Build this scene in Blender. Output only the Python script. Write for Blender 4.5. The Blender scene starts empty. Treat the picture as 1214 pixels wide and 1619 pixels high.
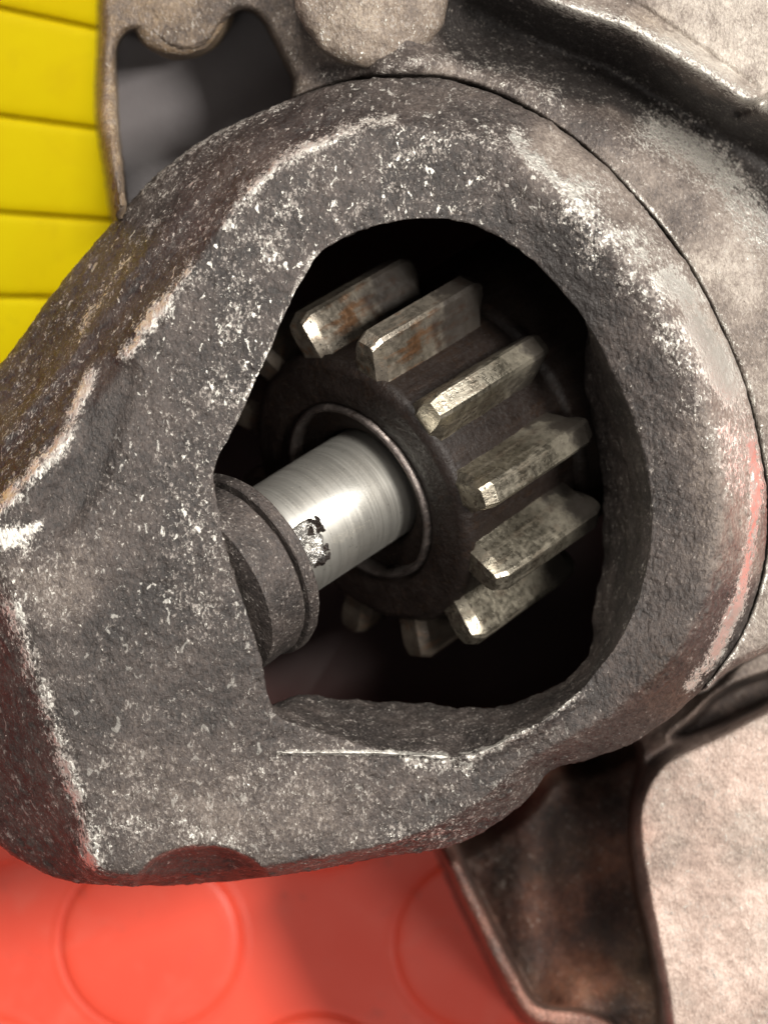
import bpy, math
import numpy as np
from mathutils import Vector, Matrix

# ------------------------------------------------------------------ camera, light, exposure
# 1 Blender unit = 1 cm.  Z is up, the photograph looks straight down on the part.
sc = bpy.context.scene
sc.unit_settings.scale_length = 0.01
D = 20.0                       # camera height above the nose face (z = 0)
S = 0.005                      # cm per photograph pixel on z = 0
FW, FH = 1214.0, 1619.0

cam_d = bpy.data.cameras.new('camera')
cam = bpy.data.objects.new('camera', cam_d)
sc.collection.objects.link(cam)
cam.location = (0, 0, D)
cam_d.sensor_fit = 'VERTICAL'
cam_d.sensor_height = 36.0
cam_d.lens = 36.0 * D / (FH * S)
cam_d.clip_start = 0.5
cam_d.clip_end = 500
cam_d.dof.use_dof = True
cam_d.dof.focus_distance = D + 0.35
cam_d.dof.aperture_fstop = 0.28
sc.camera = cam

world = bpy.data.worlds.new('World')
sc.world = world
world.use_nodes = True
bg = world.node_tree.nodes['Background']
bg.inputs[0].default_value = (1.0, 0.93, 0.90, 1)
bg.inputs[1].default_value = 0.25


def area(name, loc, target, sx, sy, power, col):
    d = bpy.data.lights.new(name, 'AREA')
    d.shape = 'RECTANGLE'
    d.size, d.size_y = sx, sy
    d.energy = power
    d.color = col
    o = bpy.data.objects.new(name, d)
    o.location = loc
    o.rotation_euler = (Vector(target) - Vector(loc)).to_track_quat('-Z', 'Y').to_euler()
    sc.collection.objects.link(o)
    return o


area('ceiling_lamp', (16, 3.5, 26), (0, -1, -2), 5, 5, 13500, (1.0, 0.955, 0.885))
area('side_ceiling_lamp', (12, -9, 29), (0, -2, -3), 4, 4, 1800, (1.0, 0.955, 0.885))
area('window_lamp', (20, 14, 12), (2, 0, -1), 7, 9, 3400, (1.0, 0.975, 0.94))
area('far_ceiling_lamp', (-1, 19, 25), (0, 0, -2), 8, 7, 6800, (1.0, 0.955, 0.885))
area('near_ceiling_lamp', (-6, -11, 32), (0, -2, -3), 6, 5, 900, (1.0, 0.96, 0.90))

vs = sc.view_settings
vs.view_transform = 'Standard'
vs.look = 'None'
vs.exposure = 0.18
vs.gamma = 1.0
vs.use_curve_mapping = False

COL = sc.collection
rng = np.random.default_rng(7)


# ------------------------------------------------------------------ helpers
def W(x, y, z=0.0):
    """photograph pixel on the level z -> point in the scene (cm)"""
    x = np.asarray(x, float); y = np.asarray(y, float); z = np.asarray(z, float)
    k = S * (D - z) / D
    return np.stack(np.broadcast_arrays((x - FW / 2) * k, (FH / 2 - y) * k, z), -1)


def vnoise(p, seed=0):
    """3D value noise, 0..1"""
    p = np.asarray(p, float)
    i = np.floor(p).astype(np.int64)
    f = p - i
    f = f * f * f * (f * (f * 6 - 15) + 10)

    def h(a, b, c):
        n = (a * 374761393 + b * 668265263 + c * 2147483647 + seed * 974711) & 0xffffffff
        n = ((n ^ (n >> 13)) * 1274126177) & 0xffffffff
        n = ((n ^ (n >> 16)) * 2246822519) & 0xffffffff
        return ((n ^ (n >> 15)) & 0xffffff) / float(0xffffff)
    x, y, z = i[..., 0], i[..., 1], i[..., 2]
    fx, fy, fz = f[..., 0], f[..., 1], f[..., 2]
    r = 0
    for dx in (0, 1):
        for dy in (0, 1):
            for dz in (0, 1):
                w = (fx if dx else 1 - fx) * (fy if dy else 1 - fy) * (fz if dz else 1 - fz)
                r = r + w * h(x + dx, y + dy, z + dz)
    return r


def fbm(p, freq, octaves=4, gain=0.55, seed=0):
    a, s, t = 1.0, 0, 0
    for o in range(octaves):
        s = s + a * (vnoise(p * freq * 2.03 ** o + 17.3 * o, seed + o) - 0.5)
        t += a
        a *= gain
    return s / t


def smooth(a, b, x):
    t = np.clip((x - a) / (b - a), 0, 1)
    return t * t * (3 - 2 * t)


def seg_dist(px, py, pts):
    """distance of pixels to a polyline, and the fraction along it"""
    best = np.full(np.shape(px), 1e9); frac = np.zeros(np.shape(px))
    n = len(pts) - 1
    for k in range(n):
        ax, ay = pts[k][:2]; bx, by = pts[k + 1][:2]
        dx, dy = bx - ax, by - ay
        t = np.clip(((px - ax) * dx + (py - ay) * dy) / (dx * dx + dy * dy + 1e-9), 0, 1)
        d = np.hypot(px - ax - t * dx, py - ay - t * dy)
        m = d < best
        best = np.where(m, d, best); frac = np.where(m, (k + t) / n, frac)
    return best, frac


def chaikin(pts, n=2):
    p = np.array(pts, float)
    for _ in range(n):
        q = np.roll(p, -1, 0)
        p = np.stack([0.75 * p + 0.25 * q, 0.25 * p + 0.75 * q], 1).reshape(-1, p.shape[1])
    return p


def poly_sdf(px, py, pts):
    """signed distance to a closed polygon, negative inside"""
    p = np.asarray(pts, float)
    d, _ = seg_dist(px, py, np.vstack([p, p[:1]]))
    inside = np.zeros(np.shape(px), bool)
    n = len(p)
    for k in range(n):
        x0, y0 = p[k][:2]; x1, y1 = p[(k + 1) % n][:2]
        if y0 == y1:
            continue
        c = ((y0 > py) != (y1 > py)) & (px < (x1 - x0) * (py - y0) / (y1 - y0) + x0)
        inside ^= c
    return np.where(inside, -d, d)


def mesh_obj(name, verts, faces, mat, parent=None, smooth_sh=True, attrs=None):
    me = bpy.data.meshes.new(name)
    verts = np.asarray(verts, np.float32)
    faces = np.asarray(faces, np.int32) if not isinstance(faces, list) else faces
    if isinstance(faces, list):
        me.from_pydata(verts.tolist(), [], faces)
    else:
        k = faces.shape[1]
        me.vertices.add(len(verts)); me.vertices.foreach_set('co', verts.ravel())
        me.loops.add(faces.size); me.loops.foreach_set('vertex_index', faces.ravel())
        me.polygons.add(len(faces))
        me.polygons.foreach_set('loop_start', np.arange(0, faces.size, k, dtype=np.int32))
        me.polygons.foreach_set('loop_total', np.full(len(faces), k, np.int32))
        me.update(calc_edges=True)
    if attrs:
        for an, av in attrs.items():
            a = me.attributes.new(an, 'FLOAT', 'POINT')
            a.data.foreach_set('value', np.asarray(av, np.float32).ravel())
    me.polygons.foreach_set('use_smooth', np.full(len(me.polygons), smooth_sh))
    me.validate()
    me.materials.append(mat)
    o = bpy.data.objects.new(name, me)
    COL.objects.link(o)
    if parent:
        o.parent = parent
    return o


def grid_faces(nu, nv, wrap_u=False):
    u = np.arange(nu if wrap_u else nu - 1); v = np.arange(nv - 1)
    U, V = np.meshgrid(u, v, indexing='ij')
    U2 = (U + 1) % nu
    return np.stack([U * nv + V, U2 * nv + V, U2 * nv + V + 1, U * nv + V + 1], -1).reshape(-1, 4)


def empty(name, loc, label=None, cat=None, group=None, kind=None, rot=None):
    o = bpy.data.objects.new(name, None)
    o.empty_display_size = 0.3
    COL.objects.link(o)
    o.location = loc
    if rot is not None:
        o.rotation_euler = rot
    tag(o, label, cat, group, kind)
    return o


def tag(o, label=None, cat=None, group=None, kind=None):
    for k, v in (('label', label), ('category', cat), ('group', group), ('kind', kind)):
        if v:
            o[k] = v
    return o


def vnormals(P, wrap_u):
    """normals of a (nu, nv, 3) grid"""
    if wrap_u:
        du = np.roll(P, -1, 0) - np.roll(P, 1, 0)
    else:
        du = np.gradient(P, axis=0)
    dv = np.gradient(P, axis=1)
    n = np.cross(du, dv)
    return n / (np.linalg.norm(n, axis=-1, keepdims=True) + 1e-12)


# ------------------------------------------------------------------ materials
class NT:
    def __init__(self, name):
        self.m = bpy.data.materials.new(name)
        self.m.use_nodes = True
        self.t = self.m.node_tree
        self.n = self.t.nodes
        self.b = self.n['Principled BSDF']
        self.co = self.n.new('ShaderNodeTexCoord').outputs['Object']

    def link(self, a, b):
        self.t.links.new(a, b)

    def put(self, node, key, val):
        s = node.inputs[key]
        if hasattr(val, 'is_output'):
            self.link(val, s)
        else:
            s.default_value = val

    def noise(self, scale, detail=4, rough=0.6, dist=0.0, vec=None):
        n = self.n.new('ShaderNodeTexNoise')
        self.link(vec or self.co, n.inputs['Vector'])
        n.inputs['Scale'].default_value = scale
        n.inputs['Detail'].default_value = detail
        n.inputs['Roughness'].default_value = rough
        n.inputs['Distortion'].default_value = dist
        return n.outputs['Fac']

    def math(self, op, a, b=0.0, c=0.0, clamp=False):
        n = self.n.new('ShaderNodeMath'); n.operation = op; n.use_clamp = clamp
        self.put(n, 0, a); self.put(n, 1, b)
        if op in ('MULTIPLY_ADD',):
            self.put(n, 2, c)
        return n.outputs[0]

    def rng(self, v, a, b, c=0.0, d=1.0, sm=True):
        n = self.n.new('ShaderNodeMapRange')
        n.interpolation_type = 'SMOOTHSTEP' if sm else 'LINEAR'
        self.put(n, 0, v); self.put(n, 1, a); self.put(n, 2, b); self.put(n, 3, c); self.put(n, 4, d)
        return n.outputs[0]

    def mix(self, f, a, b):
        n = self.n.new('ShaderNodeMix'); n.data_type = 'RGBA'
        self.put(n, 0, f)
        for k, v in ((6, a), (7, b)):
            if hasattr(v, 'is_output'):
                self.link(v, n.inputs[k])
            else:
                n.inputs[k].default_value = (*v, 1) if len(v) == 3 else v
        return n.outputs[2]

    def mixf(self, f, a, b):
        n = self.n.new('ShaderNodeMix'); n.data_type = 'FLOAT'
        self.put(n, 0, f); self.put(n, 2, a); self.put(n, 3, b)
        return n.outputs[0]

    def attr(self, name):
        n = self.n.new('ShaderNodeAttribute'); n.attribute_name = name
        return n.outputs['Fac']

    def ramp(self, v, stops):
        n = self.n.new('ShaderNodeValToRGB')
        e = n.color_ramp.elements
        while len(e) < len(stops):
            e.new(0.5)
        for el, (p, c) in zip(e, stops):
            el.position = p; el.color = (*c, 1)
        self.link(v, n.inputs[0])
        return n.outputs[0]

    def bump(self, h, strength, dist, prev=None):
        n = self.n.new('ShaderNodeBump')
        self.put(n, 'Strength', strength)
        n.inputs['Distance'].default_value = dist
        self.link(h, n.inputs['Height'])
        if prev:
            self.link(prev, n.inputs['Normal'])
        return n.outputs[0]

    def out(self, **kw):
        for k, v in kw.items():
            k = k.replace('_', ' ')
            if isinstance(v, tuple) and len(v) == 3:
                v = (*v, 1)
            self.put(self.b, k, v)
        return self.m


def cast_metal():
    """dirty cast aluminium: sooty skin, bare bright flecks where 'wear' is high, paler skin where 'tone' is high"""
    t = NT('cast_aluminium')
    wear, tone, stain = t.attr('wear'), t.attr('tone'), t.attr('stain')
    mp = t.n.new('ShaderNodeMapping')
    mp.inputs['Rotation'].default_value = (0, 0, math.radians(25))
    mp.inputs['Scale'].default_value = (1.0, 0.62, 1.0)
    t.link(t.co, mp.inputs['Vector'])
    st = mp.outputs[0]
    nf = t.noise(38, 5, 0.62, 0.4, st)
    nm = t.noise(9, 4, 0.6, 0.3)
    nl = t.noise(1.7, 4, 0.6)
    v = t.math('ADD', t.math('MULTIPLY', nf, 0.74), t.math('MULTIPLY', nm, 0.26))
    thr = t.rng(wear, 0, 1, 0.685, 0.33, False)
    m = t.rng(v, t.math('SUBTRACT', thr, 0.022), t.math('ADD', thr, 0.03))
    # second layer: tan, half rubbed skin round the bare flecks
    v2 = t.math('ADD', t.math('MULTIPLY', t.noise(46, 4, 0.6, 0.5, st), 0.70), t.math('MULTIPLY', nm, 0.30))
    thr2 = t.math('SUBTRACT', thr, 0.045)
    m2 = t.rng(v2, t.math('SUBTRACT', thr2, 0.03), t.math('ADD', thr2, 0.05))
    sp = t.rng(t.noise(62, 3, 0.6, 0.3), 0.69, 0.74)
    tn = t.math('ADD', tone, t.math('MULTIPLY', t.math('SUBTRACT', nl, 0.5), 0.62))
    tn = t.math('ADD', tn, t.math('MULTIPLY', t.math('SUBTRACT', nm, 0.5), 0.30))
    tn = t.math('ADD', tn, t.math('MULTIPLY', t.math('SUBTRACT', nf, 0.5), 0.60))
    tn = t.math('ADD', tn, t.math('MULTIPLY', t.math('SUBTRACT', t.noise(75, 3, 0.6, 0.0, st), 0.5), 0.40))
    grime = t.ramp(tn, [(0.0, (0.016, 0.0125, 0.0112)), (0.25, (0.058, 0.0452, 0.0395)), (0.5, (0.155, 0.126, 0.106)),
                        (0.75, (0.34, 0.300, 0.258)), (1.0, (0.58, 0.54, 0.485))])
    tint = t.n.new('ShaderNodeMix'); tint.data_type = 'RGBA'; tint.blend_type = 'MULTIPLY'
    t.put(tint, 0, t.math('MULTIPLY', stain, t.rng(nm, 0.3, 0.6, 0.4, 1.0)))
    t.link(grime, tint.inputs[6]); tint.inputs[7].default_value = (1.0, 0.80, 0.48, 1)
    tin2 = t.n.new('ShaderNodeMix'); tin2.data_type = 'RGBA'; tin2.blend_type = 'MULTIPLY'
    t.put(tin2, 0, t.math('MULTIPLY', t.attr('rust_or_red_bounce'), t.rng(nl, 0.3, 0.6, 0.5, 1.0)))  # red tint standing in for light bounced off the mat
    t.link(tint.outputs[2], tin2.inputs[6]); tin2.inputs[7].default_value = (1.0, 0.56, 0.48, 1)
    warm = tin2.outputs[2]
    rub = t.mix(t.math('MULTIPLY', m2, 0.72), warm, (0.27, 0.24, 0.215))
    chip = t.rng(t.noise(15, 5, 0.58, 0.6, st), 0.625, 0.655)
    m = t.math('MAXIMUM', m, t.math('MULTIPLY', chip, t.attr('chips')))
    m = t.math('MAXIMUM', m, t.math('MULTIPLY', sp, t.rng(wear, 0.0, 0.15)))
    bare = t.mix(t.rng(nl, 0.35, 0.65), (0.66, 0.635, 0.58), (0.54, 0.515, 0.47))
    col = t.mix(m, rub, bare)
    rough = t.mixf(m, t.rng(nf, 0.3, 0.7, 0.46, 0.66), 0.37)
    h = t.math('ADD', t.math('MULTIPLY', nf, 1.0), t.math('MULTIPLY', m, 0.16))
    b = t.bump(h, t.math('SUBTRACT', 0.7, t.math('MULTIPLY', t.attr('polish'), 0.6)), 0.030)
    nff = t.noise(70, 3, 0.6)
    b = t.bump(nff, 0.35, 0.012, b)
    return t.out(Base_Color=col, Metallic=t.mixf(m, 0.10, 0.82), Roughness=rough, Normal=b)


def steel(name, base, rough, rust_or_red_bounce=0.0, grease=0.0, scale=8.0, bump=0.25, metal=0.9, rear=None, spec=0.5):
    t = NT(name)
    n1 = t.noise(scale, 5, 0.62); n2 = t.noise(scale * 4.2, 4, 0.6, 0.3); n3 = t.noise(scale * 10.0, 3, 0.6)
    mp = t.n.new('ShaderNodeMapping'); mp.inputs['Scale'].default_value = (1, 1, 0.07)
    t.link(t.co, mp.inputs['Vector'])
    ns = t.noise(14, 4, 0.65, 0, mp.outputs[0])        # machining and rubbing marks run along the axis
    c = t.mix(t.rng(n1, 0.38, 0.66), base, tuple(x * 0.66 for x in base))
    if rust_or_red_bounce:
        r = t.math('MULTIPLY', t.rng(t.math('ADD', t.math('MULTIPLY', n1, 0.5), t.math('MULTIPLY', ns, 0.5)), 0.50, 0.60), rust_or_red_bounce)
        c = t.mix(r, c, (0.22, 0.10, 0.038))
    g = t.rng(t.math('ADD', t.math('MULTIPLY', n2, 0.12), t.math('MULTIPLY', ns, 0.88)), 0.52, 0.68, 0.0, grease)
    g = t.math('MAXIMUM', g, t.rng(n3, 0.60, 0.66, 0.0, min(1.0, grease * 2.0)))
    if rear:                                            # shadow of the opening's rim on the far end, painted dark
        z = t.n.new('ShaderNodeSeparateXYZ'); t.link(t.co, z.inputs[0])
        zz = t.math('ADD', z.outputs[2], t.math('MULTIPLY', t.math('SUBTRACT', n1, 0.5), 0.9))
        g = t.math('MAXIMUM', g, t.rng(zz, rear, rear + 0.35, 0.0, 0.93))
    c = t.mix(g, c, (0.014, 0.011, 0.010))
    rg = t.math('ADD', t.rng(n2, 0.3, 0.7, rough - 0.08, rough + 0.14), t.math('MULTIPLY', g, 0.05))
    h = t.math('ADD', t.math('ADD', n2, t.math('MULTIPLY', ns, 0.6)), t.math('MULTIPLY', g, 0.4))
    return t.out(Base_Color=c, Specular_IOR_Level=spec, Metallic=t.mixf(g, metal, 0.1 * metal), Roughness=rg, Normal=t.bump(h, bump, 0.02))


def shaft_mat():
    t = NT('ground_steel')
    mp = t.n.new('ShaderNodeMapping'); mp.inputs['Scale'].default_value = (0.6, 0.6, 40)
    t.link(t.co, mp.inputs['Vector'])
    ring = t.noise(2.0, 4, 0.6, 0, mp.outputs[0])          # faint turning marks round the girth
    n = t.noise(2.5, 4, 0.6); f = t.noise(30, 3, 0.6)
    c = t.mix(t.rng(n, 0.3, 0.7), (0.66, 0.645, 0.595), (0.60, 0.58, 0.53))
    c = t.mix(t.rng(f, 0.66, 0.72, 0, 0.5), c, (0.16, 0.14, 0.12))
    return t.out(Base_Color=c, Metallic=0.92, Roughness=t.rng(ring, 0.3, 0.7, 0.36, 0.46), Normal=t.bump(ring, 0.05, 0.01))


M_CAST = cast_metal()
M_SHAFT = shaft_mat()
M_TOOTH = steel('worn_gear_steel', (0.37, 0.335, 0.265), 0.30, 0.15, 0.42, 4.5, 0.22, 0.95, 0.72)
M_RUSTY = steel('rusty_gear_steel', (0.33, 0.29, 0.235), 0.34, 0.8, 0.45, 3.2, 0.25, 0.9, 0.55)
M_SHADED = steel('shaded_gear_steel', (0.055, 0.044, 0.034), 0.38, 0.2, 0.9, 4.5, 0.25, 0.35, None)  # left and lower teeth: their shade put into a darker colour
M_HUB = steel('greasy_gear_face', (0.013, 0.009, 0.0075), 0.42, 0.03, 0.8, 6, 0.4, 0.0, None, 0.22)
M_COLLAR = steel('dull_collar_steel', (0.17, 0.152, 0.14), 0.55, 0.0, 0.35, 7, 0.40, 0.55)
M_LIP = steel('bright_bore_lip', (0.15, 0.128, 0.118), 0.35, 0.1, 0.5, 6, 0.2)
M_CHIP = steel('shiny_metal_chip', (0.55, 0.53, 0.50), 0.25, 0.0, 0.9, 9, 0.8)


def plate_mat():
    t = NT('smooth_grey_plate')
    n = t.noise(1.2, 3, 0.5); f = t.noise(22, 4, 0.6)
    c = t.mix(t.rng(n, 0.3, 0.7), (0.13, 0.118, 0.122), (0.16, 0.148, 0.152))
    return t.out(Base_Color=c, Roughness=0.48, Metallic=0.15, Normal=t.bump(f, 0.12, 0.02))


def rubber_mat():
    t = NT('red_rubber')
    n = t.noise(0.5, 4, 0.6); f = t.noise(16, 5, 0.65); s = t.noise(3.2, 5, 0.7)
    c = t.mix(t.rng(n, 0.3, 0.7), (0.86, 0.080, 0.038), (0.82, 0.068, 0.032))
    c = t.mix(t.rng(s, 0.60, 0.72, 0, 0.35), c, (0.25, 0.06, 0.045))
    c = t.mix(t.rng(t.noise(1.1, 6, 0.7, 0.6), 0.50, 0.72, 0, 0.12), c, (0.80, 0.30, 0.22))
    c = t.mix(t.rng(t.noise(9, 3, 0.6), 0.74, 0.79, 0, 0.7), c, (0.10, 0.05, 0.045))
    return t.out(Base_Color=c, Specular_IOR_Level=0.45, Roughness=t.rng(n, 0.3, 0.7, 0.40, 0.52), Normal=t.bump(f, 0.12, 0.02))


def yellow_mat():
    t = NT('yellow_plastic')
    n = t.noise(0.9, 4, 0.6); f = t.noise(14, 4, 0.6); s = t.noise(6, 4, 0.7)
    c = t.mix(t.rng(n, 0.3, 0.7), (0.95, 0.76, 0.001), (0.92, 0.70, 0.001))
    c = t.mix(t.rng(s, 0.62, 0.76, 0, 0.35), c, (0.45, 0.30, 0.01))
    c = t.mix(t.rng(t.noise(1.6, 5, 0.7, 0.4), 0.52, 0.75, 0, 0.25), c, (0.70, 0.46, 0.01))
    return t.out(Base_Color=c, Roughness=0.6, Specular_IOR_Level=0.10, Normal=t.bump(f, 0.10, 0.02))


def groove_mat():
    t = NT('yellow_plastic_groove')
    n = t.noise(3, 3, 0.5)
    return t.out(Base_Color=t.mix(n, (0.30, 0.19, 0.01), (0.20, 0.13, 0.01)), Roughness=0.7)


def cavity_mat():
    t = NT('greasy_cavity_shade')  # dark grease, with cavity shade and maroon glare put into the colour
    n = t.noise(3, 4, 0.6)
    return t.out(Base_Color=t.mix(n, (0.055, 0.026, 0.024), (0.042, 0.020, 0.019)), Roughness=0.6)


M_CAVITY = cavity_mat()
M_PLATE, M_RUBBER, M_YELLOW, M_GROOVE = plate_mat(), rubber_mat(), yellow_mat(), groove_mat()

# ------------------------------------------------------------------ setting: rubber mat with round studs
MAT_Z = -6.0
mat_me = [(-26, -26, MAT_Z), (26, -26, MAT_Z), (26, 26, MAT_Z), (-26, 26, MAT_Z)]
mat_o = mesh_obj('floor_mat', mat_me, [(0, 1, 2, 3)], M_RUBBER)
tag(mat_o, 'red rubber floor mat with round raised studs under the casting', None, None, 'structure')

stud_r = 148 * S * (D - MAT_Z) / D
prof = [(0.0, 0.085), (0.55, 0.087), (0.80, 0.085), (0.885, 0.080), (0.925, 0.066), (0.945, 0.045), (0.96, 0.015), (0.97, -0.01)]
# a flat coin, a soft shoulder, and a shallow moat lip round it
prof += [(0.985, 0.002), (1.0, 0.006), (1.03, 0.008), (1.06, 0.004), (1.09, -0.01)]
NS = 72
sv, sf = [(0, 0, 0.085)], []
for r, z in prof[1:]:
    for k in range(NS):
        a = 2 * math.pi * k / NS
        sv.append((r * stud_r * math.cos(a), r * stud_r * math.sin(a), z))
for k in range(NS):
    sf.append((0, 1 + k, 1 + (k + 1) % NS))
for j in range(len(prof) - 2):
    for k in range(NS):
        a0 = 1 + j * NS + k; a1 = 1 + j * NS + (k + 1) % NS
        sf.append((a0, a0 + NS, a1 + NS, a1))
stud0 = None
for row in range(-1, 4):
    for c in range(-2, 4):
        px = 235 + 530 * c + (265 if row % 2 else 0) + rng.uniform(-4, 4)
        py = 1488 + 256 * row + rng.uniform(-4, 4)
        loc = W(px, py, MAT_Z)
        if stud0 is None:
            stud0 = mesh_obj('stud', [(a, b, c * 0.6) for a, b, c in sv], sf, M_RUBBER, mat_o); o = stud0
        else:
            o = stud0.copy(); COL.objects.link(o); o.parent = mat_o
        o.location = loc

# ------------------------------------------------------------------ yellow slatted panel on the left
panel = empty('slatted_panel', W(60, 250, -5.9), 'bright yellow ribbed plastic panel at the upper left behind the casting', 'panel')
lines = [(-330, -290, 0.0), (-152, -118, 0), (12, 45, 0), (182, 203, 0), (335, 346, 0), (468, 471, 0), (592, 588, 0), (708, 700, 0)]


def yz(y):
    return -4.6 - 0.9 * (y + 300) / 1000.0


def wl(x, y, dz=0.0):
    return W(x, y, yz(y) + dz) - np.array(panel.location)


for k in range(len(lines) - 1):
    xs = np.linspace(-800, 330, 40)
    g = 2.4
    rows = []
    l0, l1 = lines[k], lines[k + 1]
    ya = l0[0] + (l0[1] - l0[0]) * xs / 155.0 + g
    yb = l1[0] + (l1[1] - l1[0]) * xs / 155.0 - g
    # cross profile of one slat: rounded lips either side of a faintly crowned face
    for f, h in ((0.0, -0.28), (0.0, -0.03), (0.012, 0.0), (0.03, 0.012), (0.12, 0.018), (0.5, 0.035), (0.88, 0.018), (0.97, 0.010), (0.988, -0.002), (1.0, -0.03), (1.0, -0.28)):
        y = ya + (yb - ya) * f
        rows.append(wl(xs, y, h))
    P = np.stack(rows, 1)
    mesh_obj('slat', P.reshape(-1, 3), grid_faces(P.shape[0], P.shape[1])[:, ::-1], M_YELLOW, panel)
bx = np.array([-800, 330, 330, -800]); by = np.array([-320, -320, 705, 705])
front = wl(bx, by, -0.2); back = W(bx, by, MAT_Z + 0.01) - np.array(panel.location)
mesh_obj('backing', np.vstack([front, back]), [(3, 2, 1, 0), (4, 5, 6, 7), (0, 1, 5, 4), (1, 2, 6, 5), (2, 3, 7, 6), (3, 0, 4, 7)], M_GROOVE, panel, False)

# ------------------------------------------------------------------ the casting
housing = empty('starter_housing', W(650, 800, MAT_Z), 'grimy cast aluminium starter nose housing with worn edges and large opening', 'housing')
HLOC = np.array(housing.location)

CX, CY = 680.0, 790.0
E = [(340, 745, -.04), (350, 820, -.03), (365, 890, -.03), (390, 965, -.04), (412, 1040, -.06), (424, 1095, -.10), (436, 1127, -.14), (480, 1148, -.20),
     (540, 1168, -.26), (620, 1187, -.30), (700, 1196, -.34), (740, 1196, -.34), (800, 1170, -.32), (850, 1144, -.30), (900, 1106, -.28), (945, 1058, -.25),
     (985, 1000, -.22), (1012, 930, -.20), (1027, 860, -.18), (1030, 800, -.18), (1022, 740, -.18), (1005, 670, -.18), (975, 600, -.18), (935, 525, -.17),
     (885, 455, -.16), (835, 405, -.15), (785, 370, -.14), (740, 352, -.13), (690, 346, -.12), (640, 348, -.11), (590, 358, -.09), (540, 378, -.07),
     (505, 402, -.06), (480, 440, -.05), (450, 500, -.04), (425, 560, -.04), (408, 600, -.04), (385, 655, -.04), (362, 698, -.04), (347, 722, -.04)]
C = [(620, 200, -.12), (690, 205, -.10), (745, 217, -.06), (800, 240, -.02), (865, 290, .03), (925, 342, .06), (985, 405, .08), (1040, 475, .08),
     (1085, 550, .07), (1114, 625, .06), (1134, 705, .05), (1141, 800, .04), (1130, 890, .0), (1100, 980, -.06), (1050, 1060, -.14), (985, 1120, -.22),
     (910, 1165, -.30), (850, 1195, -.36), (790, 1240, -.38), (720, 1290, -.38), (600, 1340, -.34), (500, 1358, -.28), (410, 1372, -.22), (320, 1380, -.18),
     (230, 1384, -.14), (158, 1372, -.10), (130, 1280, -.04), (98, 1190, 0), (64, 1090, .03), (34, 1000, .04), (6, 925, .05), (-22, 880, .04),
     (-10, 828, .03), (30, 778, .02), (110, 690, .01), (180, 600, 0), (230, 525, 0), (290, 440, -.01), (368, 333, -.03), (430, 268, -.06), (500, 228, -.09), (560, 210, -.11)]
O = [(620, 120, -.62), (720, 126, -.58), (800, 155, -.52), (870, 195, -.50), (930, 240, -.48), (1000, 310, -.46), (1080, 410, -.45), (1140, 520, -.45),
     (1180, 620, -.46), (1203, 720, -.48), (1213, 800, -.50), (1209, 880, -.54), (1190, 955, -.60), (1150, 1035, -.70), (1090, 1108, -.78), (1010, 1170, -.82),
     (940, 1200, -.84), (865, 1222, -.84), (838, 1256, -.80), (790, 1296, -.76), (722, 1335, -.72), (600, 1360, -.70), (500, 1376, -.68), (400, 1390, -.66),
     (300, 1397, -.66), (200, 1402, -.70), (128, 1400, -.80), (60, 1378, -.95), (0, 1340, -1.1), (-60, 1280, -1.2), (-120, 1150, -1.25), (-150, 1000, -1.25),
     (-150, 850, -1.2), (-110, 720, -1.15), (0, 575, -1.1), (50, 512, -1.1), (105, 440, -1.1), (180, 350, -1.05), (270, 258, -1.0), (330, 216, -.95),
     (390, 188, -.9), (450, 163, -.82), (530, 132, -.72), (570, 123, -.66)]
# inner wall seen through the opening on the right and at the bottom; elsewhere undercut
I = [(300, 745, -.9), (300, 900, -.9), (360, 1060, -.9), (420, 1120, -.95), (470, 1100, -1.2), (540, 1098, -1.5), (620, 1102, -1.55), (690, 1104, -1.5), (760, 1118, -1.4),
     (830, 1102, -1.4), (900, 1064, -1.35), (930, 1020, -1.45), (938, 970, -1.6), (942, 920, -1.75), (945, 850, -1.8), (944, 760, -1.8), (936, 690, -1.8), (925, 620, -1.7), (925, 560, -1.5),
     (930, 480, -1.1), (890, 410, -.9), (800, 340, -.9), (690, 310, -.9), (570, 325, -.9), (470, 390, -.9), (400, 520, -.9), (340, 660, -.9)]


def pchip_periodic(t, v, q):
    o = np.argsort(t); t = t[o]; v = v[o]
    T = np.concatenate([t[-4:] - 2 * np.pi, t, t[:4] + 2 * np.pi]); V = np.concatenate([v[-4:], v, v[:4]])
    h = np.diff(T); d = np.diff(V) / h
    m = np.zeros(len(T))
    m[1:-1] = np.where(d[:-1] * d[1:] > 0, 2 * d[:-1] * d[1:] / (d[:-1] + d[1:] + 1e-15), 0)
    # a little more rounding than strict monotone
    cent = (d[:-1] * h[1:] + d[1:] * h[:-1]) / (h[:-1] + h[1:])
    m[1:-1] = 0.35 * m[1:-1] + 0.65 * cent
    k = np.clip(np.searchsorted(T, q) - 1, 0, len(T) - 2)
    s = (q - T[k]) / h[k]
    return ((1 + 2 * s) * (1 - s) ** 2 * V[k] + s * (1 - s) ** 2 * h[k] * m[k] + s * s * (3 - 2 * s) * V[k + 1] + s * s * (s - 1) * h[k] * m[k + 1])


NTH = 1400
TH = np.linspace(-np.pi, np.pi, NTH, endpoint=False)


def ring(pts):
    p = np.array(pts, float)
    th = np.arctan2(p[:, 1] - CY, p[:, 0] - CX); r = np.hypot(p[:, 0] - CX, p[:, 1] - CY)
    return pchip_periodic(th, r, TH), pchip_periodic(th, p[:, 2], TH)


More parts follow.
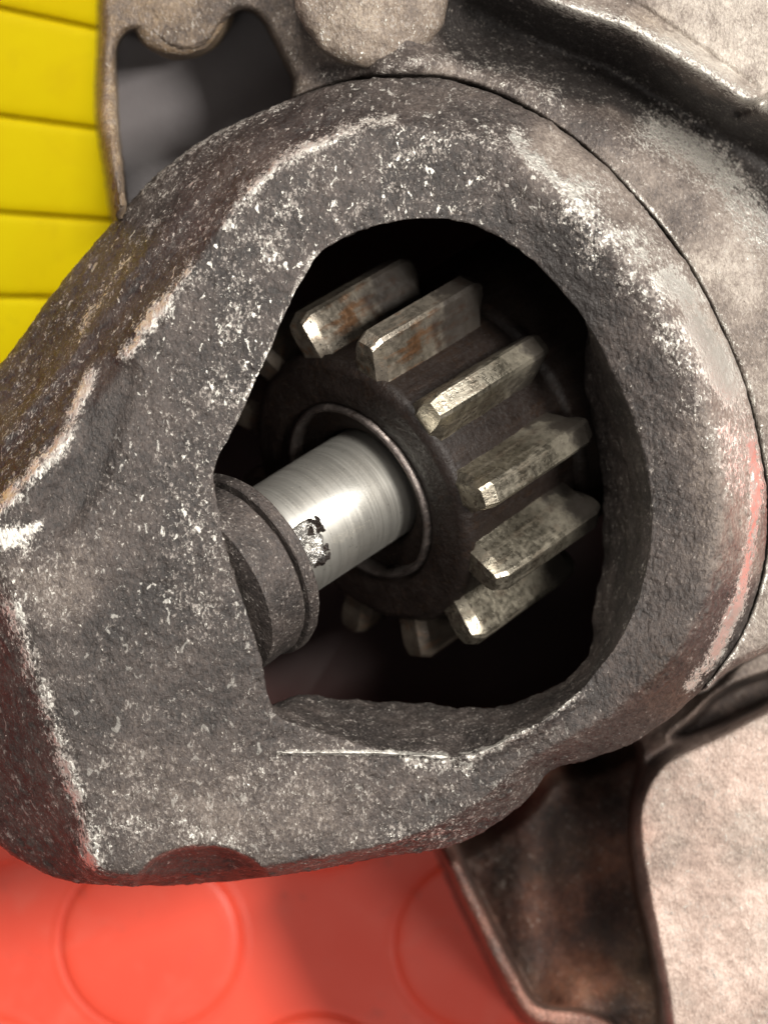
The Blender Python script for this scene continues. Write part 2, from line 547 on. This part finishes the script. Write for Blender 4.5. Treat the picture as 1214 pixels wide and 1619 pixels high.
rE, rC, rO, rI = ring(E), ring(C), ring(O), ring(I)
rI2 = (rI[0] + 70, np.full(NTH, -3.2))
rI3 = (np.minimum(rI[0] + 60, 420.0), np.full(NTH, -5.2))
rI4 = (np.full(NTH, 6.0), np.full(NTH, -5.3))
rB1 = (rO[0] - 3.0, rO[1] - 0.28)
rB2 = (rO[0] - 40.0, np.full(NTH, -3.2))
# bottom and left: the wall below the outer edge falls almost straight
seq = [rI4, rI3, rI2, rI, rE, rC, rO, rB1, rB2]
cnt = [6, 8, 10, 34, 112, 56, 8, 10]
RR, ZZ, ringpos = [], [], [0]
for k, n in enumerate(cnt):
    f = np.arange(n) / n
    RR.append(seq[k][0][:, None] * (1 - f) + seq[k + 1][0][:, None] * f)
    ZZ.append(seq[k][1][:, None] * (1 - f) + seq[k + 1][1][:, None] * f)
    ringpos.append(ringpos[-1] + n)
RR = np.concatenate(RR + [seq[-1][0][:, None]], 1); ZZ = np.concatenate(ZZ + [seq[-1][1][:, None]], 1)
iI, iE, iC, iO = ringpos[3], ringpos[4], ringpos[5], ringpos[6]


def blur_rad(A, sig):
    n = int(3 * sig) + 1
    k = np.exp(-0.5 * (np.arange(-n, n + 1) / sig) ** 2); k /= k.sum()
    P = np.pad(A, ((0, 0), (n, n)), mode='edge')
    return sum(P[:, j:j + A.shape[1]] * k[j] for j in range(2 * n + 1))


def blur_ang(A, sig):
    n = int(3 * sig) + 1
    k = np.exp(-0.5 * (np.arange(-n, n + 1) / sig) ** 2); k /= k.sum()
    return sum(np.roll(A, j - n, 0) * k[j] for j in range(2 * n + 1))


idx = np.arange(RR.shape[1])
Rs, Zs = blur_rad(RR, 2.2), blur_rad(ZZ, 2.2)
Rw, Zw = blur_rad(RR, 11.0), blur_rad(ZZ, 11.0)
right = smooth(-0.35, 0.35, np.cos(TH) - 0.75 * np.maximum(0, np.sin(TH) - .45))[:, None]
wcrest = np.exp(-0.5 * ((idx - iC) / 16.0) ** 2)[None, :] * (0.35 + 0.65 * right)
wcrest = wcrest * (idx > iE + 12)
# keep the edge ring crisp
we = np.exp(-0.5 * ((idx - iE) / 4.0) ** 2)[None, :]
Rc, Zc = blur_rad(RR, 0.9), blur_rad(ZZ, 0.9)
Rs = Rs * (1 - we) + Rc * we; Zs = Zs * (1 - we) + Zc * we
Rg = Rs * (1 - wcrest) + Rw * wcrest; Zg = Zs * (1 - wcrest) + Zw * wcrest
Zg = blur_ang(Zg, 5.0)
Rg = np.where((idx > iO - 3)[None, :], Rg, Rg)
PX = CX + Rg * np.cos(TH)[:, None]; PY = CY + Rg * np.sin(TH)[:, None]

# local form: scalloped notch in the bottom edge, hollow at the upper left, parting ridge, second bevel crease
face = (idx >= iE)[None, :] & (idx <= iO + 8)[None, :]
nd = np.hypot((PX - 322) / 112.0, (PY - 1418) / 84.0)
Zg = Zg - face * (0.10 * smooth(1.02, 0.93, nd) + 0.62 * np.tanh(1.9 * np.clip(1.0 - nd, 0, 1)))
notch = smooth(1.0, 0.9, nd)
hol, _ = seg_dist(PX, PY, [(95, 815), (140, 740), (165, 650), (185, 600)])
Zg = Zg - face * 0.05 * smooth(46, 18, hol)
pl, _ = seg_dist(PX, PY, [(440, 1190), (590, 1190), (705, 1197)])
Zg = Zg + face * 0.035 * smooth(5, 0, pl)
b2, _ = seg_dist(PX, PY, [(560, 150), (430, 205), (330, 285), (250, 380), (180, 470), (90, 590), (0, 700)])
Zg = Zg + face * 0.06 * np.exp(-(b2 / 16.0) ** 2)
lipd, _ = seg_dist(PX, PY, [(735, 1188), (800, 1165), (860, 1135), (905, 1100)])
Zg = Zg + face * 0.07 * np.exp(-(lipd / 18.0) ** 2)

P = W(PX, PY, Zg)
N = vnormals(P, True)
if N[0, (iE + iC) // 2, 2] < 0:
    N = -N
amp = np.ones_like(Zg)
inner = (idx < iE - 2)[None, :]
disp = 0.050 * fbm(P, 1.1, 2, 0.5, 3) + 0.018 * fbm(P, 4.5, 3, 0.55, 11) + 0.018 * fbm(P, 14, 3, 0.6, 23)
pits = vnoise(P * 11.0, 51) * 0.6 + vnoise(P * 23.0, 52) * 0.4
disp = disp - 0.008 * smooth(0.66, 0.80, pits) + 0.008 * smooth(0.30, 0.20, pits)
crn = smooth(16, 3, np.abs(seg_dist(PX, PY, [p[:2] for p in E[9:16]])[0]))
disp = disp + crn * 0.06 * fbm(P, 9, 3, 0.6, 77)
disp = disp + inner * 0.07 * fbm(P, 2.4, 3, 0.55, 31) + inner * 0.03 * fbm(P, 8, 2, 0.5, 33)
disp = disp * (idx > iI - 8)[None, :]
polish, _ = seg_dist(PX, PY, [(1040, 420), (1085, 480), (1130, 570), (1160, 660)])
disp = disp * (1 - 0.75 * smooth(44, 14, polish))
holl = smooth(40, 20, hol)
disp = disp * (1 - 0.6 * holl)
P = P + N * disp[..., None]

# wear: where the sooty skin is rubbed through to bare aluminium
wear = np.full_like(Zg, 0.13)
wear = wear + 0.30 * fbm(P, 1.4, 3, 0.5, 61)
ragged = 0.75 + 1.3 * fbm(P, 5.0, 3, 0.6, 66)
strokes = [
    ([(620, 186), (560, 202), (440, 258), (402, 300), (362, 352)], 13, .95),
    ([(300, 428), (270, 470), (225, 522), (182, 588)], 13, .95),
    ([(190, 560), (176, 610), (172, 660)], 8, .6),
    ([(150, 590), (110, 690), (60, 745), (30, 775), (-10, 820)], 13, 1.0),
    ([(0, 852), (60, 832), (120, 800), (150, 757)], 9, .9),
    ([(-20, 860), (20, 850)], 26, 1.0),
    ([(20, 960), (60, 1080), (110, 1220), (150, 1360)], 17, .75),
    ([(815, 215), (835, 245), (870, 275), (940, 335)], 15, 1.0),
    ([(920, 325), (1000, 400), (1060, 480), (1110, 560), (1150, 650), (1178, 740)], 62, .66),  # polished crest, spread wide to imitate its broad highlight
    ([(1186, 700), (1194, 790), (1186, 870), (1168, 945), (1130, 1030), (1090, 1082)], 11, .98),
    ([(1178, 740), (1185, 840), (1170, 930), (1130, 1020)], 18, .55),
    ([(740, 1190), (790, 1168), (830, 1148), (900, 1100)], 13, .95),
    ([(440, 1190), (590, 1190), (705, 1195)], 4, 1.1),
    ([(600, 262), (660, 238), (740, 214), (800, 232)], 16, .62),
    ([(500, 402), (450, 500), (410, 592), (345, 722)], 8, .62),
    ([(225, 300), (280, 252), (330, 218), (450, 166)], 9, .65),
    ([(120, 540), (180, 440), (245, 350)], 10, .55),
    ([(560, 225), (480, 290), (400, 385)], 22, .36),
    ([(450, 380), (395, 420), (370, 560), (340, 640)], 36, .34),
    ([(640, 1200), (740, 1210)], 14, .6),
    ([(1030, 800), (1012, 930), (985, 1000)], 5, .4),
    ([(160, 1330), (260, 1300), (420, 1345), (600, 1330), (720, 1310)], 30, .30),
]
for pts, w, a in strokes:
    d, _ = seg_dist(PX, PY, pts)
    wear = np.maximum(wear, (0.84 if w < 30 else 1.0) * a * np.exp(-(d / (1.15 * w)) ** 2) * (ragged if w > 5 else 1.0))
tone = np.full_like(Zg, 0.105)


def blob(x, y, rx, ry=None):
    return np.exp(-((PX - x) / rx) ** 2 - ((PY - y) / (ry or rx)) ** 2)


tone = tone + 0.28 * blob(60, 930, 95, 70) + 0.22 * blob(260, 1290, 230, 90) + 0.12 * blob(560, 1270, 220, 70)
tone = tone + 0.40 * np.exp(-(seg_dist(PX, PY, [(880, 235), (1000, 355), (1100, 485), (1158, 620), (1182, 760), (1178, 880)])[0] / 58.0) ** 2)  # silver highlight along the right crest put into the skin tone
tone = tone + 0.06 * blob(1165, 600, 60, 240) + 0.10 * blob(1100, 760, 40, 160)
tone = tone - 0.16 * blob(900, 470, 70, 110) - 0.10 * blob(840, 350, 90, 60)
tone = tone + 0.10 * blob(1070, 1110, 60, 40) + 0.10 * blob(620, 150, 220, 35)
wear = wear + 0.12 * blob(60, 930, 110, 80) + 0.09 * blob(240, 1290, 230, 110) + 0.05 * blob(420, 900, 260, 220) + 0.05 * blob(350, 500, 160, 200) + 0.06 * blob(620, 1270, 200, 80)
wear = wear * (1 - 0.85 * holl) + 0.0
tone = tone * (1 - 0.25 * holl)
chips = np.clip(1.3 * blob(420, 400, 230, 300) + 0.9 * blob(650, 270, 200, 70) + 0.5 * blob(300, 800, 150, 150) + 0.25, 0, 1)
chips = chips * (1 - holl) * (PX < 900)
stain = 0.2 * blob(190, 560, 50) + 0.5 * blob(1060, 1090, 60)
wear = wear * (1 - 0.8 * notch); tone = tone * (1 - 0.6 * notch)  # shade of the notch's steep slope put into the tone
wear = np.where(inner, 0.15, wear); tone = np.where(inner, 0.09, tone)  # inner wall toned down: its shade is in the colour
pol = 0.85 * smooth(42, 2, np.minimum(seg_dist(PX, PY, [(1060, 440), (1095, 480)])[0], seg_dist(PX, PY, [(1100, 510), (1128, 556), (1150, 610)])[0]))
band = sum(blob(x, y, 75, 75) for x, y in ((880, 370), (950, 450), (1010, 540), (1055, 640), (1080, 740), (1082, 840), (1065, 930), (1020, 1030)))
wear = wear - 0.10 * np.clip(band, 0, 1)
redge = 0.8 * smooth(14, 2, seg_dist(PX, PY, [(1188, 700), (1196, 790), (1188, 870), (1168, 945), (1130, 1030)])[0])
pol = np.maximum(pol, redge)
wear = wear + 0.30 * pol
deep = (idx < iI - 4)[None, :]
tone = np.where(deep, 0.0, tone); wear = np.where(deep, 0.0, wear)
nv = P.shape[1]
F = grid_faces(NTH, nv, True)
nose = mesh_obj('nose', P.reshape(-1, 3) - HLOC, F, M_CAST, housing, True, {'wear': wear, 'tone': tone, 'stain': stain, 'polish': pol, 'rust_or_red_bounce': 0.5 * blob(1060, 1100, 90, 60), 'chips': np.where(inner, 0, chips)})  # red bounce from the mat tinted in at the lower right
nose.data.materials.append(M_CAVITY)
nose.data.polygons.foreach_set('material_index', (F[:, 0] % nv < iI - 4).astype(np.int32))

# ------------------------------------------------------------------ flange round and behind the nose
O2 = np.stack([CX + rO[0][::7] * np.cos(TH[::7]), CY + rO[0][::7] * np.sin(TH[::7])], 1)


def heightfield(name, x0, x1, y0, y1, step, zfun, keep):
    xs = np.arange(x0, x1 + 1, step); ys = np.arange(y0, y1 + 1, step)
    X, Y = np.meshgrid(xs, ys, indexing='ij')
    dO = poly_sdf(X, Y, O2)
    Z, wr, tn, stn = zfun(X, Y, dO)
    P = W(X, Y, Z)
    N = vnormals(P, False)
    if N[:, :, 2].mean() < 0:
        N = -N
    d = 0.07 * fbm(P, 1.3, 3, 0.5, 103) + 0.030 * fbm(P, 5, 3, 0.55, 111) + 0.022 * fbm(P, 15, 2, 0.6, 123)
    steep = np.clip(N[..., 2], 0, 1)
    P = P + N * (d * (0.3 + 0.7 * steep))[..., None]
    F = grid_faces(len(xs), len(ys))
    k = keep(X, Y, dO).ravel()
    F = F[k[F].all(1)]
    used = np.unique(F); mp = np.full(X.size, -1); mp[used] = np.arange(len(used))
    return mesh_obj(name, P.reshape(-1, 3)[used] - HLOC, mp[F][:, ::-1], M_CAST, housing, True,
                    {'wear': wr.ravel()[used], 'tone': tn.ravel()[used], 'stain': stn.ravel()[used], 'rust_or_red_bounce': (smooth(1000, 1150, Y) * (0.35 + 0.65 * smooth(1060, 960, X))).ravel()[used]})  # lower part tinted red for light bounced off the mat


UP = chaikin([(160, -260), (158, 40), (151, 160), (158, 215), (170, 280), (178, 350), (210, 420), (420, 500), (900, 800), (1010, 1100), (1110, 1105), (1150, 1062), (1200, 1040), (1285, 1000),
              (1290, 640), (1700, 520), (1700, -260)], 2)
PK = chaikin([(189, 120), (187, 78), (196, 60), (212, 50), (236, 62), (262, 82), (296, 90), (326, 80), (346, 58), (362, 32), (384, 18), (410, 30), (432, 72), (450, 108), (462, 132), (455, 160),
              (470, 260), (300, 420), (212, 380), (200, 280), (190, 200)], 2)
VAL = [(520, 128), (620, 60), (720, 25), (850, 60), (980, 118), (1080, 182), (1180, 245), (1290, 330)]
RDG = [(760, -70), (850, -8), (920, 20), (985, 38), (1050, 76), (1120, 118), (1180, 158), (1230, 178), (1330, 190)]


def z_upper(X, Y, dO):
    z = np.full(X.shape, -0.62)
    dv, fv = seg_dist(X, Y, VAL)
    wv = 68 + 18 * np.sin(fv * 7)
    side = poly_sdf(X, Y, np.vstack([np.array(RDG), [(1700, 200), (1700, -300), (700, -300)]]))   # <0 beyond the ridge
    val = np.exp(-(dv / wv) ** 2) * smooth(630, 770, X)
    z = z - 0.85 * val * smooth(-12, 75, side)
    dr, _ = seg_dist(X, Y, RDG)
    z = z + 0.30 * np.exp(-(dr / 20.0) ** 2) + 0.12 * smooth(10, -40, side)
    groove, _ = seg_dist(X, Y, [(940, -20), (1010, 10), (1100, 72), (1196, 140)])
    z = z - 0.05 * np.exp(-(groove / 5.0) ** 2)
    stp, _ = seg_dist(X, Y, [(1168, 176), (1200, 165), (1240, 150)])
    z = z - 0.25 * np.exp(-(stp / 9.0) ** 2)
    # shelf falls toward the upper left web
    z = z - 0.75 * smooth(700, 420, X) * smooth(300, 100, Y)
    yr, _ = seg_dist(X, Y, [(600, 108), (700, 95), (790, 115), (870, 150)])
    z = z + 0.16 * np.exp(-(yr / 22.0) ** 2)
    rim, _ = seg_dist(X, Y, [(172, -60), (172, 80), (166, 180), (176, 290), (190, 350)])
    z = np.where(X < 260, np.maximum(z, -1.45 - 0.0012 * rim ** 2), z)
    z = z - 0.9 * smooth(1222, 1285, X) * smooth(560, 700, Y)
    # crease against the nose
    z = z - 0.35 * smooth(5, -6, dO)
    # outline and pocket drop to the floor of the casting
    du = poly_sdf(X, Y, UP); dp = poly_sdf(X, Y, PK)
    drop = np.maximum(smooth(-5, 5, du), smooth(6, -5, dp))
    z = z * (1 - drop) + (-5.9) * drop
    z = z - 0.10 * smooth(-16, -3, du) * (1 - drop) - 0.08 * smooth(16, 3, dp) * (1 - drop)
    tn = 0.34 + 0.0 * X
    tn = tn + 0.5 * fbm(np.stack([X, Y, 0 * X], -1) / 90.0, 1.0, 4, 0.6, 95)
    tn = tn + 0.16 * smooth(900, 1150, X) * smooth(220, 420, Y)
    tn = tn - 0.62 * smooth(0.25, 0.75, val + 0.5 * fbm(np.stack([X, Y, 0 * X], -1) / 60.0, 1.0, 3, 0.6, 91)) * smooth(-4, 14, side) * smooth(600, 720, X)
    tn = tn + 0.27 * smooth(12, -16, side)
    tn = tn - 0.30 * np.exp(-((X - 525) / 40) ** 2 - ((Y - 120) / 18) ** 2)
    wr = 0.14 + 0.0 * X
    sp, _ = seg_dist(X, Y, [(1040, 205), (1110, 245), (1160, 300), (1214, 370)])
    wr = wr + 0.42 * np.exp(-(sp / 36.0) ** 2)
    wr = wr + 0.50 * np.exp(-(dr / 14.0) ** 2) - 0.03 * val
    wr = wr + 0.16 * np.exp(-(yr / 24.0) ** 2)
    cr = np.exp(-((dO - 6) / 5.0) ** 2) * smooth(900, 1000, X)
    wr = wr + 0.35 * cr
    st = 0.75 * smooth(640, 150, X) + 0.25 * np.exp(-((X - 1010) / 40) ** 2 - ((Y - 40) / 22) ** 2)
    tn = tn + 0.10 * smooth(300, 200, X)  # flat light on the left rim painted as a paler tone
    return z, wr, tn, st


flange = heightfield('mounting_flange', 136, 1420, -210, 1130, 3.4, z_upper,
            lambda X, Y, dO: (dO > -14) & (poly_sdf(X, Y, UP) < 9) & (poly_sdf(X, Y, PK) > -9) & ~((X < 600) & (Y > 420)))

LO = chaikin([(640, 1240), (688, 1335), (725, 1420), (765, 1500), (805, 1580), (835, 1622), (880, 1632), (950, 1640), (1010, 1700), (1050, 1850), (1500, 1850), (1500, 1000), (1240, 1000), (1130, 1060), (1000, 1120), (800, 1180)], 2)
LP = chaikin([(700, 1290), (722, 1345), (760, 1425), (800, 1505), (838, 1580), (862, 1594), (930, 1598), (985, 1625), (1026, 1690), (1046, 1620), (1030, 1510), (1010, 1430), (1002, 1380), (994, 1310), (1002, 1250),
              (1016, 1205), (1000, 1160), (880, 1190), (760, 1230)], 2)
HL = chaikin([(1048, 1172), (1092, 1140), (1130, 1098), (1180, 1076), (1260, 1050), (1330, 1030), (1330, 1060), (1240, 1098), (1160, 1140), (1100, 1162)], 2)
PLATE = chaikin([(1004, 1240), (1040, 1188), (1130, 1152), (1214, 1104), (1330, 1060), (1600, 1060), (1600, 1900), (1080, 1900), (1050, 1640), (1030, 1520), (1008, 1420), (990, 1300)], 2)


def z_lower(X, Y, dO):
    z = np.full(X.shape, -2.15)
    dpl = poly_sdf(X, Y, PLATE)
    z = z + 0.55 * smooth(6, -22, dpl)
    dl = poly_sdf(X, Y, LP); dh = poly_sdf(X, Y, HL); du = poly_sdf(X, Y, LO)
    pocket = smooth(6, -6, dl)
    floor = -3.3 - 0.5 * smooth(850, 720, X) + 0.6 * smooth(1490, 1600, Y) * smooth(840, 930, X) + 0.3 * np.sin(X / 40.0) * smooth(1300, 1200, Y)
    floor = floor - 0.0 * X
    z = z * (1 - pocket) + floor * pocket
    hol = smooth(6, -8, dh)
    z = z * (1 - hol) - 3.2 * hol
    drop = smooth(-5, 5, du)
    z = z * (1 - drop) - 5.95 * drop
    z = z - 0.10 * smooth(-14, -3, du) * (1 - drop)
    z = np.where(dO < 30, z - 0.5 * smooth(30, -10, dO), z)
    tn = 0.42 + (0.6 - 0.32 * smooth(4, -25, dpl)) * fbm(np.stack([X, Y, 0 * X], -1) / 80.0, 1.0, 4, 0.55, 97) + 0.31 * smooth(4, -25, dpl) - 0.12 * pocket - 0.2 * hol
    tn = tn + 0.35 * np.exp(-((X - 930) / 60) ** 2 - ((Y - 1560) / 45) ** 2) - 0.1 * np.exp(-((X - 770) / 60) ** 2 - ((Y - 1400) / 110) ** 2)  # lit slope at the pocket's bottom painted as a pale spot
    wr = 0.10 + 0.06 * smooth(4, -25, dpl)
    st = 0.55 * pocket
    return z, wr, tn, st


heightfield('bracket_arm', 640, 1420, 1020, 1760, 3.4, z_lower,
            lambda X, Y, dO: (dO > -60) & (poly_sdf(X, Y, LO) < 9))


# bosses standing on the flange, each a turned lump with a soft shoulder
def boss(px, py, rpx, ztop, zbot, tone, wr, stn, dome=0.05, dish=0.0):
    NA, prof = 160, []
    rr = rpx * S
    for f in np.linspace(0.001, 0.72, 22):
        prof.append((f, ztop + dome * (1 - f * f) - dish * math.exp(-(f / 0.38) ** 4)))
    for a in np.linspace(0, math.pi / 2, 12)[1:]:
        prof.append((0.72 + 0.28 * math.sin(a), ztop + dome * 0.48 - 0.28 * rr * (1 - math.cos(a))))
    zt = prof[-1][1]
    for f in np.linspace(0, 1, 16)[1:]:
        prof.append((1.0, zt + (zbot - zt) * f))
    prof = np.array(prof)
    a = np.linspace(0, 2 * np.pi, NA, endpoint=False)
    X = px + rpx * prof[None, :, 0] * np.cos(a)[:, None]; Y = py + rpx * prof[None, :, 0] * np.sin(a)[:, None]
    Z = np.broadcast_to(prof[None, :, 1], X.shape)
    P = W(X, Y, Z)
    N = vnormals(P, True)
    if N[0, 5, 2] < 0:
        N = -N
    P = P + N * (0.12 * fbm(P, 1.3, 3, 0.5, 203) + 0.04 * fbm(P, 6, 3, 0.5, 204))[..., None]
    ones = np.ones(X.shape)
    return mesh_obj('bolt_boss', P.reshape(-1, 3) - HLOC, grid_faces(NA, P.shape[1], True), M_CAST, flange, True,
                    {'wear': ones * wr, 'tone': ones * tone, 'stain': ones * stn})


boss(286, 12, 80, -1.42, -5.0, 0.46, 0.16, 0.8, 0.05, 0.05)['label'] = 'yellowish rounded lug above the pocket'
boss(585, -10, 122, -0.74, -2.6, 0.50, 0.22, 0.30, 0.14)['label'] = 'pale grey rounded lug at the top edge'

# smooth plate seen through the pocket of the flange
cp = W(np.array([176, 476, 476, 196]), np.array([-40, -40, 210, 400]), -3.0)
cp2 = cp.copy(); cp2[:, 2] -= 0.2
mesh_obj('cover_plate', np.vstack([cp, cp2]) - HLOC, [(3, 2, 1, 0), (4, 5, 6, 7), (0, 1, 5, 4), (1, 2, 6, 5), (2, 3, 7, 6), (3, 0, 4, 7)], M_PLATE, housing, False)

# ------------------------------------------------------------------ shaft, pinion, stop collar: all on one slanted axis
TILT = math.radians(35); ANG = math.radians(33)
AX = Vector((math.cos(TILT) * math.cos(ANG), math.cos(TILT) * math.sin(ANG), -math.sin(TILT)))      # away from the viewer, up and right
E1 = Vector((math.sin(ANG), -math.cos(ANG), 0.0))                                                    # across, down in the picture
E2 = AX.cross(E1)
if E2.z < 0:
    E2 = -E2
ZC = -1.62
C0 = Vector(W(564, 780, ZC).tolist())
GR = 304 * S * (D - ZC) / D                       # tip radius of the pinion
# local frame: x = E2 (toward the viewer), y = +-E1, z = AX
Mrot = Matrix((E2, AX.cross(E2), AX)).transposed()
Reul = Mrot.to_euler()


def lathe(name, prof, mat, parent, n=96, wob=0.0, seed=1, cap=False):
    prof = np.array(prof, float)
    a = np.linspace(0, 2 * np.pi, n, endpoint=False)
    r = prof[:, 0][None, :]; z = np.broadcast_to(prof[:, 1][None, :], (n, len(prof)))
    P = np.stack([r * np.cos(a)[:, None], r * np.sin(a)[:, None], z], -1)
    if wob:
        N = vnormals(P, True)
        P = P + N * (wob * fbm(P, 4.0, 4, 0.6, seed))[..., None]
    return mesh_obj(name, P.reshape(-1, 3), grid_faces(n, len(prof), True)[:, ::-1], mat, parent, True)


def densify(pts, step):
    out = [pts[0]]
    for a, b in zip(pts[:-1], pts[1:]):
        n = max(1, int(math.hypot(b[0] - a[0], b[1] - a[1]) / step))
        for k in range(1, n + 1):
            out.append((a[0] + (b[0] - a[0]) * k / n, a[1] + (b[1] - a[1]) * k / n))
    return out


pinion = empty('pinion_gear', C0, 'steel pinion gear with worn rusty teeth inside the dark opening', 'gear', rot=Reul)
NTEETH = 12
LT = 1.34
hub = lathe('hub', densify([(0.50 * GR, 0.5), (0.50 * GR, 0.05), (0.53 * GR, 0.02), (0.60 * GR, 0.0), (0.735 * GR, 0.010), (0.775 * GR, 0.07), (0.775 * GR, LT + 0.05)], 0.04),
      M_HUB, pinion, 128, 0.03, 5)
lathe('bore_lip', densify([(0.46 * GR, 0.6), (0.465 * GR, 0.05), (0.472 * GR, -0.006), (0.482 * GR, -0.018), (0.495 * GR, -0.006), (0.505 * GR, 0.05), (0.505 * GR, 0.3)], 0.03), M_LIP, hub, 128, 0.012, 6)
lathe('clutch_barrel', densify([(0.2, LT - 0.2), (0.78 * GR, LT + 0.02), (0.82 * GR, LT + 0.06), (0.82 * GR, LT + 1.6)], 0.06), M_HUB, pinion, 96, 0.02, 8)
lathe('bore_sleeve', densify([(0.325 * GR, 0.9), (0.325 * GR, 0.16), (0.36 * GR, 0.12), (0.47 * GR, 0.12)], 0.05), M_HUB, hub, 96, 0.0, 8)

# one tooth: section (tangential half width, radius), swept along the axis with chamfered, slightly peened ends
sec = [(0.170, 0.72), (0.132, 0.775), (0.116, 0.85), (0.094, 0.93), (0.074, 0.982), (0.054, 1.0)]
half = sec
full = half + [(-t, r) for t, r in half[::-1]]
full = np.array(full) * GR


def tooth_mesh(seed):
    st = [0.0, 0.10] + list(np.linspace(0.17, LT - 0.16, 26)) + [LT - 0.11, LT]
    rows = []
    for s in st:
        f = min(1.0, s / 0.10, (LT - s) / 0.11)
        r = full[:, 1].copy()
        point = np.clip(0.52 + (r / GR - 0.78) * 1.6, 0.5, 0.84)        # the end of a tooth is a pentagon that points at the hub
        t = full[:, 0] * 0.86 * (point + (1 - point) * f)
        lim = GR * (0.965 + 0.035 * f)
        r = np.where(r > 0.76 * GR, 0.76 * GR + (r - 0.76 * GR) * (lim - 0.76 * GR) / (0.24 * GR), r)
        s_ = s + (0.05 if s < LT / 2 else -0.05) * (1 - f) * (1 - smooth(0.79, 0.88, r / GR))
        rows.append(np.stack([r, t, np.full_like(t, 1.0) * s_], -1))
    P = np.stack(rows, 0)
    q = P + seed * 7.7
    P[..., 0] += 0.008 * fbm(q, 3.5, 3, 0.55, 301 + seed) * (P[..., 0] > 0.72 * GR)
    P[..., 1] += 0.004 * fbm(q, 5.0, 3, 0.55, 302 + seed)
    P[..., 2] += 0.006 * fbm(q, 5.0, 3, 0.55, 303 + seed)
    n = P.shape[1]
    F = grid_faces(P.shape[0], n).tolist()
    for base, flip in ((0, False), ((P.shape[0] - 1) * n, True)):
        for k in range(n // 2 - 1):
            q4 = [base + k, base + k + 1, base + n - 2 - k, base + n - 1 - k]
            F.append(q4[::-1] if flip else q4)
    return P.reshape(-1, 3), F


tooth_proto = []
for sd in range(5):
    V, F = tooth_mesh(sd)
    o = mesh_obj('tooth', V, F, (M_TOOTH, M_TOOTH, M_TOOTH, M_RUSTY, M_SHADED)[sd], pinion, True)
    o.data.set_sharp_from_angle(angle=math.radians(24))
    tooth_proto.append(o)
ydir = Mrot.col[1]
sgn = 1.0 if Vector(ydir).dot(E1) > 0 else -1.0
TOOTH0 = math.radians(-7.5)
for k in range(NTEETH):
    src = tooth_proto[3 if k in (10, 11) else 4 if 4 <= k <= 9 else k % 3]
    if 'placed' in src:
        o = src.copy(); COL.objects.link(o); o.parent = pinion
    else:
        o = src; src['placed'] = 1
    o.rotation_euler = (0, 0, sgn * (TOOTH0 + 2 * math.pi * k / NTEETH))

for o in tooth_proto + list(pinion.children):
    if 'placed' in o:
        del o['placed']

SR = 95 * S * (D - ZC) / D
shaft = empty('drive_shaft', C0, 'smooth bright steel drive shaft between the stop collar and the pinion', 'shaft', rot=Reul)
lathe('shaft_rod', densify([(0.0, -1.86), (SR * 0.9, -1.86), (SR, -1.78), (SR, 2.6), (0.0, 2.62)], 0.05), M_SHAFT, shaft, 128, 0.008, 4)


def chip(name, s, ang, w, l, h, seed, mat, parent):
    """a ragged sliver of steel lying on the shaft"""
    n, m = 31, 37
    a = np.linspace(-1, 1, n); b = np.linspace(-1, 1, m)
    A, B = np.meshgrid(a, b, indexing='ij')
    q = np.stack([A * 1.3 + seed, B * 1.3, np.full_like(A, seed * 3.1)], -1)
    ed = np.clip(1 - np.maximum(np.abs(A) ** 5, np.abs(B) ** 5), 0, 1)
    hh = h * ed * (0.55 + 1.5 * fbm(q, 1.6, 3, 0.6, seed))
    rad = SR - 0.02 + np.maximum(hh, 0.0)
    th = ang + A * w / SR * (1 + 0.30 * fbm(q, 1.0, 2, 0.5, seed + 5))
    zz = s + B * l * (1 + 0.4 * fbm(q, 1.4, 2, 0.5, seed + 9))
    P = np.stack([rad * np.cos(th), rad * np.sin(th), zz], -1)
    return mesh_obj(name, P.reshape(-1, 3), grid_faces(n, m), mat, parent, False)


chip('spline_stub', -1.06, sgn * math.radians(17), 0.19, 0.19, 0.11, 3, M_CHIP, shaft)
chip('spline_stub', -0.90, sgn * math.radians(5), 0.09, 0.11, 0.07, 8, M_HUB, shaft)
chip('spline_stub', -0.93, sgn * math.radians(34), 0.09, 0.12, 0.06, 12, M_HUB, shaft)

collar = empty('stop_collar', C0 - AX * 1.27, 'dull grey stop collar ring on the shaft at the left of the opening', 'collar', rot=Reul)
CR = 157 * S * (D + 0.8) / D
cb = lathe('collar_body', densify([(SR, -0.54), (CR * 0.70, -0.54), (CR * 0.955, -0.51), (CR * 0.965, -0.48), (CR * 0.965, -0.16), (CR * 0.95, -0.145), (CR * 0.80, -0.14), (CR * 0.80, -0.12)], 0.025), M_CAST, collar, 220, 0.03, 14)
tw = lathe('thrust_washer', densify([(CR * 0.80, -0.115), (CR * 0.985, -0.112), (CR, -0.10), (CR, -0.015), (CR * 0.985, 0.0), (SR, 0.004)], 0.025), M_CAST, collar, 220, 0.03, 15)
for o, w_, t_ in ((cb, 0.13, 0.13), (tw, 0.12, 0.10)):
    o.data.set_sharp_from_angle(angle=math.radians(32))
    n_ = len(o.data.vertices)
    for an, val in (('wear', w_), ('tone', t_)):
        a_ = o.data.attributes.new(an, 'FLOAT', 'POINT'); a_.data.foreach_set('value', np.full(n_, val, np.float32))
